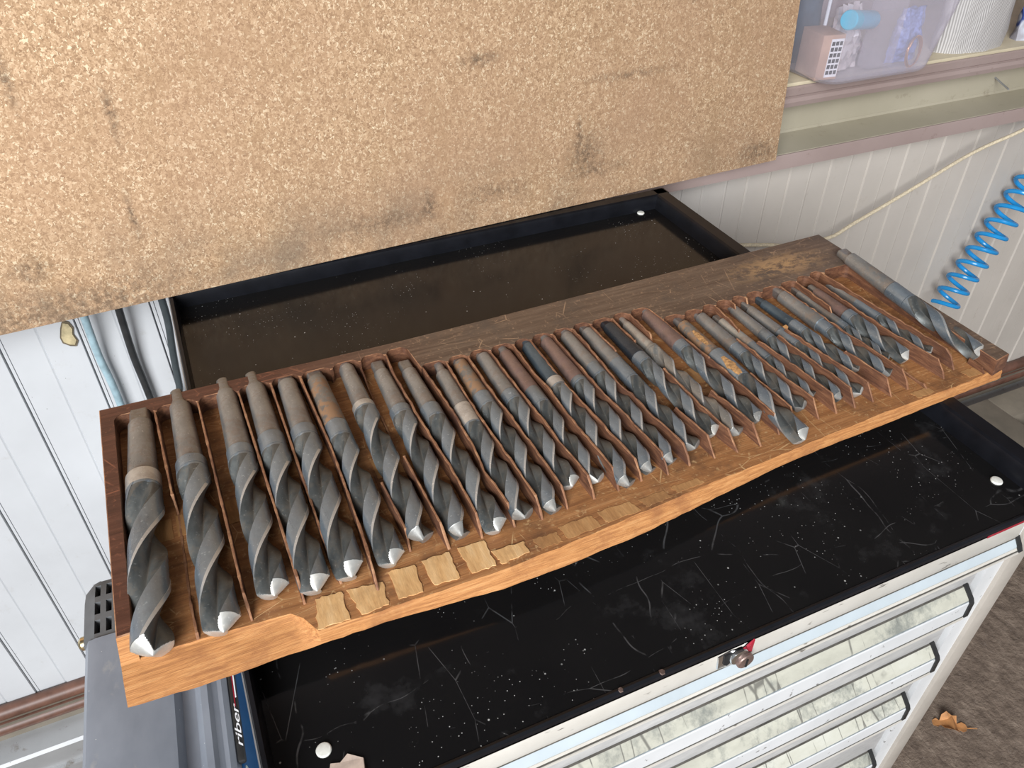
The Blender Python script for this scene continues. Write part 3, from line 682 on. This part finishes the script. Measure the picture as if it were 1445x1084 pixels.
LB = ['largest twist drill, at the left end of the board, pale band below its shank',
      'second twist drill from the left, beside the low broken divider',
      'third twist drill from the left end, bright white ground tip and tang on edge',
      'fourth twist drill from the left end, plain grey shank with its tang on edge',
      'fifth twist drill from the left end, smooth tan-grey shank with flat tang facing up',
      'sixth twist drill from the left with a rough brown rusted shank',
      'seventh twist drill from the left with a shiny band and no divider along its shank',
      'eighth twist drill from the left, flat square tang, right of the banded one',
      'ninth twist drill from the left, flat tang in the last of the long left slots',
      'tenth twist drill from the left with a wide pale band, first of the shorter slots',
      'eleventh twist drill from the left with a brownish pitted shank',
      'twelfth twist drill from the left with a scored grey shank and white tip',
      'thirteenth twist drill from the left, reddish grey shank, just left of the blue-black one',
      'fourteenth twist drill from the left with a blued shank and a bright band',
      'fifteenth twist drill from the left with a long plain reddish-brown shank',
      'sixteenth twist drill from the left, grey shank, just right of the reddish-brown one',
      'seventeenth twist drill from the left, grey shank, just left of the black glossy one',
      'eighteenth twist drill from the left with a glossy black shank and pale collar',
      'nineteenth twist drill from the left with a thin pale shank and flared pale flutes',
      'twentieth twist drill from the left with a pinkish-brown shank and glassy tip',
      'twenty-first twist drill from the left with orange rust patches, tip hanging past the dividers',
      'twenty-second twist drill from the left, grey stepped shank right of the orange-rusted one',
      'twenty-third drill from the left, small with a thin pale shank and hidden dark flutes',
      'twenty-fourth twist drill from the left, thin dark shank with a pale collar line',
      'twenty-fifth twist drill from the left, thin plain grey shank and small white tip',
      'twenty-sixth twist drill from the left with a thin blued shank beside a splintered divider',
      'twenty-seventh twist drill from the left with a thick light grey shank among thin ones',
      'twenty-eighth and thinnest twist drill from the left, nearly hidden beside its divider',
      'twenty-ninth twist drill from the left with a reddish shank, lying above a low broken divider',
      'thirtieth twist drill from the left, thin and sunk between two tall dividers',
      'rightmost twist drill with a bright grey shank, its tang raised on the back block']


def ring(s, fn, n=48): return [(fn(2 * PI * k / n)[0], -s, fn(2 * PI * k / n)[1]) for k in range(n)]


def drill_meshes(L, R, rs, ss, fs, flat, phase, pt=.60):
    """local axis: tang end at y=0, tip at y=-L; z up"""
    n = 52
    tl = .075 * L; cl = rs * .86
    ang0 = PI / 2 if flat else .15
    # tang
    bm = bmesh.new(); rings = []
    for s, t, rr in ((0, .50, .80), (.0012, .56, .86), (tl * .72, .56, .86), (tl * .88, .70, .93), (tl, 1.02, 1.0)):
        def fn(a, t=t, rr=rr):
            x, z = cl * rr * math.cos(a), cl * rr * math.sin(a)
            x = max(-t * cl, min(t * cl, x)); return (x * math.cos(ang0) - z * math.sin(ang0), x * math.sin(ang0) + z * math.cos(ang0))
        rings.append(ring(s, fn, 32))
    loft(bm, rings); tang = bm
    # shank
    bm = bmesh.new(); S = ss * L
    prof = [(tl - .0002, cl), (tl + .001, cl * 1.0), (S - .0012, rs), (S - .0002, rs * .985)]
    rings = [ring(s, lambda a, r=r: (r * math.cos(a), r * math.sin(a)), n) for s, r in prof]; loft(bm, rings); shank = bm
    # neck
    bm = bmesh.new(); E = fs * L; rb = R * .965
    prof = [(S - .0006, rs * .95), (S, min(rs * .97, rb)), (S + .0008, rb), (max(E - .001, S + .0016), rb)]
    rings = [ring(s, lambda a, r=r: (r * math.cos(a), r * math.sin(a)), n) for s, r in prof]; loft(bm, rings); neck = bm
    # fluted body: section given in its own angle and turned along the helix, so the edges run true
    pitch = 5.6 * R * 2; lw = .44
    us = [0, .03, .07, .075, .16, .25, .34, .41, lw - .004, lw] + [lw + (1 - lw) * q / 22 for q in range(1, 22)] + [.994]
    prof = [(u, 0) for u in us] + [(u, 1) for u in us]; NP = len(us)
    def sec(s, clip=None):
        tw = 2 * PI * (s - E) / pitch; o = []
        kk = max(0, min(1, (s - E) / (R * 3.2))); kk = 1 - (1 - kk) ** 1.7
        for u, h in prof:
            if u <= .07: r = R
            elif u <= lw: r = rb
            else:
                v = (u - lw) / (1 - lw); w_ = .24
                wv = abs(2 * v ** .9 - 1) / max(.03, kk ** .6); f = min(1, wv) ** 2.3 if v < .97 else 1
                r = R * (w_ + (.965 - w_) * f); r = rb + (r - rb) * kk
            if clip is not None: r = min(r, clip)
            a = (u + h) * PI + tw - phase
            o.append((r * math.cos(a), -s, r * math.sin(a)))
        return o
    ct = R * pt
    st = []; s = E - .0005
    while s < L - ct: st.append(s); s += (R * .09 if s < E + 3 * R else R * .17)
    st.append(L - ct)
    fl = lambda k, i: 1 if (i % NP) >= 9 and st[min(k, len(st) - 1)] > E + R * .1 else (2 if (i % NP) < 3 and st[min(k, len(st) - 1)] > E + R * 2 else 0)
    bm = bmesh.new(); loft(bm, [sec(s) for s in st], mis=fl); body = bm
    qs = [q / 26 for q in range(27)]
    rp = [math.hypot(p[0], p[2]) for p in sec(L - ct)]
    bm = bmesh.new(); rings = [sec(L - ct + ct * q, R * (1 - q) + R * .02) for q in qs]
    loft(bm, rings, mis=lambda k, i: 0 if rp[i] + rp[(i + 1) % len(rp)] >= 2 * (R * (1 - qs[k]) + R * .02) else 1); tip = bm
    return tang, shank, neck, body, tip


for i, (d, k) in enumerate(zip(DR, SK)):
    ax, ay, bx, by, R, ss, fs = d; rs, sm, tm, flat, ph, band = k
    za, zb = F + rs * .93 + .0003, F + R + .0003
    if i == 30: za = T + rs * .80 + .0005
    A, B = Vector((ax, ay, za)), Vector((bx, by, zb))
    ydir = (A - B).normalized(); L = (A - B).length
    xdir = ydir.cross(Vector((0, 0, 1))).normalized(); zdir = xdir.cross(ydir)
    Mx = Matrix((xdir, ydir, zdir)).transposed().to_4x4()
    mid = (A + B) / 2; base = mid - zdir * (R * .98)
    Mx.translation = base
    e = thing('twist_drill', LB[i], 'drill bit', group='twist drills in the board'); e.matrix_world = Mx
    sh = (0, -L / 2, -R * .98)
    parts = drill_meshes(L, R, rs, ss, fs, flat, ph)
    bmn = 'pale_steel' if sm == 'shank_pale' and i == 18 else 'steel'
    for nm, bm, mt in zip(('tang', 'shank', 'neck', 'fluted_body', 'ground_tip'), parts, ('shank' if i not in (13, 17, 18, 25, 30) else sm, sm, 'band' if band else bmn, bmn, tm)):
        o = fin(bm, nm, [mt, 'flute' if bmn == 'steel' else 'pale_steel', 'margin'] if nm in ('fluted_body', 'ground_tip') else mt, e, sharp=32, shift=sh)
        if nm == 'neck' and band: tag(o, 'bright steel band below the shank')
        if nm == 'ground_tip' and tm == 'tip': tag(o, 'bright ground tip')
    if i == 20:
        for q0, q1, w_ in ((.17, .30, .55), (.42, .56, .65)):
            bm = bmesh.new(); rr = rs * 1.0 if q0 < .3 else R
            rows = []
            for j in range(9):
                s = L * (q0 + (q1 - q0) * j / 8); ww = w_ * (math.sin(PI * (j + .6) / 9.2) ** .6) * random.uniform(.65, 1.1)
                r2 = (rs * (.86 + .14 * s / (ss * L)) if s < ss * L else R * .967) + .00035
                rows.append([(r2 * math.sin(a), -s, r2 * math.cos(a)) for a in [-.35 + ww * (t / 4 - .5) * 1.6 for t in range(5)]] + [((r2 - .0012) * math.sin(a), -s, (r2 - .0012) * math.cos(a)) for a in [-.35 + ww * (.5 - t / 4) * 1.6 for t in range(5)]])
            loft(bm, rows); o = fin(bm, 'rust_patch', 'orange_rust', e, shift=sh); tag(o, 'orange rust patch')

# ------------------------------------------------------------------ chipboard sheet leaning behind the board
yaw = math.atan2(.0447, 1.0); lean = math.radians(5)
cb = fin(None or nbox(-.52, .908, 0, .018, 0, .78, bev=.0012), 'chipboard_sheet', 'chip', None, (0, 0, 0), sharp=30)
cb.rotation_euler = (-lean, 0, yaw); cb.location = (0, .6385, .0006)
tag(cb, 'large stained chipboard sheet standing on the rear rim of the tool chest', 'chipboard')

# ------------------------------------------------------------------ grey and blue machine at the left of the chest
MB_ = (-.068, .2, FZ)
mach = thing('workshop_machine', 'grey and blue plastic-cased machine standing left of the tool chest', 'machine', MB_, rot=(0, 0, math.radians(-2.2)))


def mp_(bm, name, mats, parent=None, sharp=35):
    for v in bm.verts: v.co.x = -.0755 + (v.co.x + .0775) * 1.17 if v.co.x < -.0235 else v.co.x
    return fin(bm, name, mats, parent or mach, sharp=sharp, shift=(MB_[0], MB_[1], MB_[2]) if parent is None else (MB_[0], MB_[1], MB_[2]))


MZ = -.10
mp_(nbox(-.122, -.012, -.02, .325, FZ + .03, MZ - .035, bev=.006), 'casing', 'machine_dark')
prof = [(-.1245, MZ - .12), (-.1262, MZ - .03), (-.1255, MZ - .010), (-.1215, MZ - .0015), (-.116, MZ), (-.074, MZ), (-.066, MZ - .0015), (-.0622, MZ - .010), (-.059, MZ - .011), (-.054, MZ - .011), (-.0515, MZ - .005), (-.049, MZ - .0025), (-.0445, MZ - .002), (-.042, MZ - .0055), (-.0385, MZ - .0065), (-.0355, MZ - .0055), (-.032, MZ - .0075), (-.029, MZ - .014), (-.028, MZ - .12)]
bm = bmesh.new(); ysec = [-.02, .10, .20, .2688]
def shape(y): return [(p[0], y, p[1]) for p in prof]
loft(bm, [shape(y) for y in ysec]); mp_(bm, 'top_cover', 'machine', sharp=25)
# rear vent plate with open slots
bm = bmesh.new(); xg = [-.1262, -.1175, -.1135, -.1095, -.1055, -.1015, -.0975, -.0935, -.0895, -.0855, -.0815, -.0510, -.028]; yg = [.2690, .2745, .2890, .2955, .3090, .3155, .3290, .3350]
def vz(x, y):
    z = MZ - .0012 - max(0, (y - .318) / .017) ** 2 * .003 - max(0, (-.1175 - x) / .0087) ** 2 * .006; return z
vv = {}
def gv(i, j, lo):
    if (i, j, lo) not in vv:
        x, y = xg[i], yg[j]
        if i == 0 and j == len(yg) - 1: x += .0075; y -= .002
        if i == 0 and j == len(yg) - 2: y -= .003; x += .0008
        if i == 1 and j == len(yg) - 1: x += .003; y += .001
        vv[(i, j, lo)] = bm.verts.new((x, y, vz(x, y) - (.012 if lo else 0)))
    return vv[(i, j, lo)]
cells = {(i, j) for i in range(len(xg) - 1) for j in range(len(yg) - 1) if not (i % 2 == 1 and i < 10 and j % 2 == 1)}
for (i, j) in cells:
    bm.faces.new((gv(i, j, 0), gv(i + 1, j, 0), gv(i + 1, j + 1, 0), gv(i, j + 1, 0)))
    for (di, dj, p, q) in ((-1, 0, (i, j), (i, j + 1)), (1, 0, (i + 1, j), (i + 1, j + 1)), (0, -1, (i, j), (i + 1, j)), (0, 1, (i, j + 1), (i + 1, j + 1))):
        if (i + di, j + dj) not in cells: bm.faces.new((gv(*p, 0), gv(*q, 0), gv(*q, 1), gv(*p, 1)))
mp_(bm, 'vent_grille', 'machine_dark', sharp=25)
mp_(nbox(-.1235, -.03, .27, .331, MZ - .12, MZ - .0125), 'vent_cavity', 'hole')
bm = bmesh.new(); bpz = [(-.0285, MZ - .012), (-.0225, MZ - .0135), (-.010, MZ - .040), (-.0075, MZ - .30), (-.0285, MZ - .30)]
prism(bm, bpz, lambda p: (p[0], -.02, p[1]), lambda p: (p[0], .32, p[1])); bl = mp_(bm, 'side_panel', 'blue', sharp=25)
bm = nbox(-.0312, -.0262, .118, .206, MZ - .0125, MZ - .0065, bev=.0015); st = mp_(bm, 'nameplate', 'cap')
# lettering on the black strip
cu = bpy.data.curves.new('lettering', 'FONT'); cu.body = 'riber'; cu.size = .0105; cu.shear = .35; cu.extrude = .0002; cu.space_character = .95
tmp = bpy.data.objects.new('tmp', cu); COL.objects.link(tmp); bpy.context.view_layer.update()
me = bpy.data.meshes.new_from_object(tmp.evaluated_get(bpy.context.evaluated_depsgraph_get())); bpy.data.objects.remove(tmp)
wd = max(v.co.x for v in me.vertices); sx = .040 / wd
for v in me.vertices: v.co = Vector((v.co.x * sx, v.co.y * .62, v.co.z))
o = link('lettering', me, 'whiteprint', mach, sharp=None); o.location = (-.0265 - MB_[0], .116 - MB_[1], MZ - .0062 - MB_[2]); o.rotation_euler = (0, 0, PI / 2)
o.parent = st; o.location = (-.0160 - MB_[0], .128 - MB_[1], MZ - .0062 - MB_[2])
mp_(nbox(-.0276, -.0268, .173, .199, MZ - .0066, MZ - .0061), 'print_stripe', 'whiteprint', st)
mp_(nbox(-.0285, -.0279, .165, .198, MZ - .0066, MZ - .0061), 'print_stripe', 'red', st)
for a, b in (((-.0205, .110), (-.0180, .122)), ((-.0180, .122), (-.0150, .113)), ((-.0205, .110), (-.0215, .09))):
    zz_ = lambda x: MZ - .0135 - (x + .0225) * 2.12 + .0004
    mp_(tube([(a[0], a[1], zz_(a[0])), (b[0], b[1], zz_(b[0]))], .0007, 6, 1), 'print_mark', 'greenprint', bl)
mp_(lathe(bmesh.new(), [(.004, -.008), (.0062, -.006), (.0062, .0), (.003, .001)], 18, (-.1275, .292, MZ - .03), 'x'), 'brass_knob', 'brass')

# ------------------------------------------------------------------ cables on the left wall, rope and blue coiled hose on the right
def hang(name, label, pts, r, m, cat='cable'):
    o = fin(tube(pts, r, 12, 8), name, m); tag(o, label, cat); return o


hang('cable', 'pale blue-grey cable hanging down the white wall, leftmost of three', [(-.1075, .755, -.040), (-.1095, .757, -.09), (-.111, .764, -.14), (-.1085, .766, -.21), (-.111, .766, -.40), (-.109, .766, -.778)], .0050, 'cable_blue')
hang('cable', 'black cable hanging down the white wall, middle of three', [(-.066, .755, -.040), (-.0685, .757, -.09), (-.071, .764, -.15), (-.0695, .766, -.22), (-.068, .766, -.4), (-.07, .766, -.778)], .0049, 'cable_black')
hang('cable', 'dark grey cable hanging closest to the black tray, rightmost of three', [(-.0135, .740, -.040), (-.0145, .742, -.09), (-.0205, .748, -.14), (-.0265, .756, -.20), (-.034, .765, -.30), (-.036, .767, -.778)], .0049, 'cable_grey')
rp = [(.80, .742, -.155), (.90, .742, -.178), (.985, .738, -.194), (1.03, .738, -.205), (1.08, .740, -.212), (1.145, .742, -.213), (1.19, .742, -.196), (1.26, .741, -.170), (1.34, .738, -.137), (1.42, .735, -.103), (1.47, .728, -.082), (1.53, .712, -.055), (1.60, .708, -.02), (1.68, .710, .02), (1.74, .715, .06)]
rr = hang('rope', 'cream cotton rope slung across the white wall below the beam', rp, .0034, 'rope', 'rope')
# blue spiral hose
P0, P1 = Vector((1.508, .715, -.447)), Vector((1.672, .742, -.190))
ax = (P1 - P0).normalized(); e1 = Vector((0, 1, 0)).cross(ax).normalized(); e2 = ax.cross(e1); pts = []; turns = 9.3; Rc = .027
for q in range(int(turns * 20) + 1):
    t = q / 20; a = 2 * PI * t + 2.6; c = P0 + (P1 - P0) * (t / turns)
    pts.append(c + e1 * Rc * math.cos(a) + e2 * Rc * math.sin(a))
pts = pts + [P1 + Vector((.03, .0, .03)), Vector((1.715, .742, -.095)), Vector((1.722, .744, -.040))]
o = fin(tube(pts, .0046, 10, 1), 'spiral_hose', 'coil'); tag(o, 'bright blue coiled air hose hanging in front of the white wall', 'hose')

# ------------------------------------------------------------------ things on the sill
SZ = .0985
tub = thing('storage_tub', 'clear plastic storage tub of odds and ends on the sill', 'storage tub', (1.09, .80, SZ))


def rrect(x0, x1, y0, y1, r, z, n=6):
    o = []
    for cx, cy, a0 in ((x1 - r, y1 - r, 0), (x0 + r, y1 - r, PI / 2), (x0 + r, y0 + r, PI), (x1 - r, y0 + r, 1.5 * PI)):
        for q in range(n + 1):
            a = a0 + q / n * PI / 2; o.append((cx + r * math.cos(a), cy + r * math.sin(a), z))
    return o


bm = bmesh.new(); rings = []
TX0, TX1, TY0, TY1 = .978, 1.203, .688, .93
for z, e in ((.0005, -.012), (.002, -.006), (.006, -.001), (.012, .001), (.06, .010), (.12, .022), (.19, .034)):
    rings.append(rrect(TX0 - e, TX1 + e, TY0 - e * .5, TY1 + e, .03, SZ + z))
for z, e in ((.19, .0325), (.12, .0205), (.06, .0085), (.012, -.0005), (.007, -.003), (.0042, -.01), (.0035, -.014)):
    rings.append(rrect(TX0 - e, TX1 + e, TY0 - e * .5, TY1 + e, .029, SZ + z))
loft(bm, rings); fin(bm, 'tub_body', 'clear', tub, shift=(1.09, .80, SZ), sharp=60)
bm = bmesh.new(); loft(bm, [rrect(TX0 - .041, TX1 + .041, TY0 - .024, TY1 + .041, .033, SZ + .186), rrect(TX0 - .043, TX1 + .043, TY0 - .026, TY1 + .043, .033, SZ + .194)], False)
fin(bm, 'tub_rim', 'clear', tub, shift=(1.09, .80, SZ))
FLZ = SZ + .0045
o = fin(nbox(-.019, .019, -.028, .028, 0, .066, bev=.001), 'cardboard_box', 'card', None, (1.003, .738, FLZ)); o.rotation_euler = (0, 0, -.15)
tag(o, 'small brown cardboard box standing in the left corner of the clear tub', 'box')
lbl = fin(nbox(-.004, .0175, -.0286, -.0281, .004, .060), 'printed_label', 'whiteprint', o)
for j in range(6):
    for q in range(3): fin(nbox(-.0025 + q * .0066, .0025 + q * .0066, -.0290, -.0286, .008 + j * .0085, .0138 + j * .0085), 'label_cell', 'cap', lbl)
# crinkled foil bag
rng = random.Random(4)
def crumple(nx, nz, w_, h_, t_, amp, lo=.19):
    bm = bmesh.new(); rows = []
    for j in range(nz + 1):
        z = h_ * j / nz; hw = w_ / 2 * (1 - .25 * (j / nz)); rows.append([])
        loop = [(-hw + 2 * hw * q / nx, -1) for q in range(nx + 1)] + [(hw - 2 * hw * q / nx, 1) for q in range(nx + 1)]
        for (x, sd) in loop:
            prof = math.sqrt(max(.02, 1 - (x / (hw + 1e-6)) ** 2)) * t_ / 2 * max(lo, math.sin(PI * min(.97, max(.06, j / nz))))
            rows[-1].append((x + rng.uniform(-amp, amp) * .6, sd * prof + rng.uniform(-amp, amp), max(0, z + (rng.uniform(-amp, amp) if 0 < j else 0))))
    loft(bm, rows); return bm
o = fin(crumple(10, 10, .075, .095, .028, .0035), 'foil_bag', 'foil', None, (1.058, .742, FLZ), sharp=12); o.rotation_euler = (-.12, 0, .15); tag(o, 'crumpled silver foil bag inside the clear tub behind the blue bottle', 'bag')
bm = bmesh.new(); lathe(bm, [(.004, -.032), (.0125, -.030), (.0135, -.02), (.0135, .022), (.0115, .028)], 24, axis='x'); o = fin(bm, 'bottle', 'bottle', None, (1.052, .7130, SZ + .086)); o.rotation_euler = (0, .15, .3)
tag(o, 'small blue bottle with bright cap lying on the foil bag in the tub', 'bottle')
fin(lathe(bmesh.new(), [(.0125, -.050), (.0140, -.048), (.0140, -.030), (.012, -.029)], 24, axis='x'), 'cap', 'bluecap', o)
o = fin(crumple(8, 10, .085, .120, .03, .002), 'packet', 'navy', None, (1.012, .80, FLZ), sharp=20); tag(o, 'dark blue packet standing at the back left of the clear tub', 'packet')
o = fin(nbox(-.027, .027, -.012, .012, 0, .105, bev=.003), 'clear_case', 'clear', None, (1.122, .735, FLZ)); tag(o, 'flat clear plastic case standing upright in the middle of the tub', 'case')
o = fin(crumple(8, 10, .062, .082, .034, .0028), 'plastic_bag', 'bluebag', None, (1.178, .738, FLZ), sharp=18); tag(o, 'crinkled blue plastic bag at the right end of the clear tub', 'bag')
pts = []
for q in range(70):
    a = 2 * PI * q / 20; pts.append((.0155 * math.cos(a), -.0004 * q / 7, .021 + .023 * math.sin(a) + .0003 * q / 7))
o = fin(tube(pts, .0013, 8, 1), 'wire_coil', 'copper', None, (1.174, .712, FLZ)); o.rotation_euler = (-.06, 0, .1); tag(o, 'loop of copper wire leaning on the blue bag in the tub', 'wire')
o = fin(crumple(9, 4, .13, .026, .06, .0025), 'packet', 'pinkstuff', None, (1.095, .80, FLZ), sharp=18); tag(o, 'flat mauve packet on the bottom of the clear tub', 'packet')
o = fin(tube([(1.022, .760, SZ + .062), (1.028, .766, SZ + .12), (1.045, .780, SZ + .165), (1.06, .79, SZ + .18)], .0028, 8, 6), 'cable_tie', 'strap'); tag(o, 'white plastic strap curving up at the left inside the tub', 'strap')
# sack, mesh and patterned cloth right of the tub
rng = random.Random(9)
o = fin(crumple(14, 12, .16, .30, .07, .002, .95), 'woven_sack', 'sack', None, (1.366, .768, SZ), sharp=50); tag(o, 'white ribbed woven sack leaning on the sill right of the tub', 'sack')
o = fin(crumple(8, 12, .10, .28, .05, .002, .7), 'mesh_bag', 'mesh', None, (1.492, .865, SZ), sharp=50); tag(o, 'grey mesh bag standing between the white sack and the patterned cloth', 'bag')
o = fin(crumple(10, 8, .13, .14, .05, .005, .95), 'patterned_cloth', 'pattern', None, (1.545, .766, SZ), sharp=40); tag(o, 'blue and white patterned cloth bundle at the far right of the sill', 'cloth')

# ------------------------------------------------------------------ oak leaf on the ground
half = [(0, .036), (.005, .033), (.008, .028), (.004, .023), (.012, .020), (.016, .013), (.006, .009), (.013, .003), (.015, -.005), (.005, -.006), (.009, -.014), (.006, -.02), (.001, -.022)]
pts = half + [(.0006, -.036), (-.0006, -.036)] + [(-p[0], p[1] * .96) for p in half[::-1][:-1]]
bm = bmesh.new()
def lz(p): return .003 + .010 * (abs(p[0]) / .016) ** 2 + .004 * math.sin(p[1] * 120)
prism(bm, [(p[0] * 1.1, p[1] * 1.1) for p in pts], lambda p: (p[0], p[1], lz(p) - .0006), lambda p: (p[0], p[1], lz(p)))
bmesh.ops.triangulate(bm, faces=[f for f in bm.faces if len(f.verts) > 4])
o = fin(bm, 'oak_leaf', 'leaf', None, (1.116, .121, FZ), sharp=20); o.rotation_euler = (0, 0, .95); tag(o, 'fallen brown oak leaf on the gritty ground right of the chest', 'leaf')
for o in bpy.data.objects:
    if '_s' in o: del o['_s']
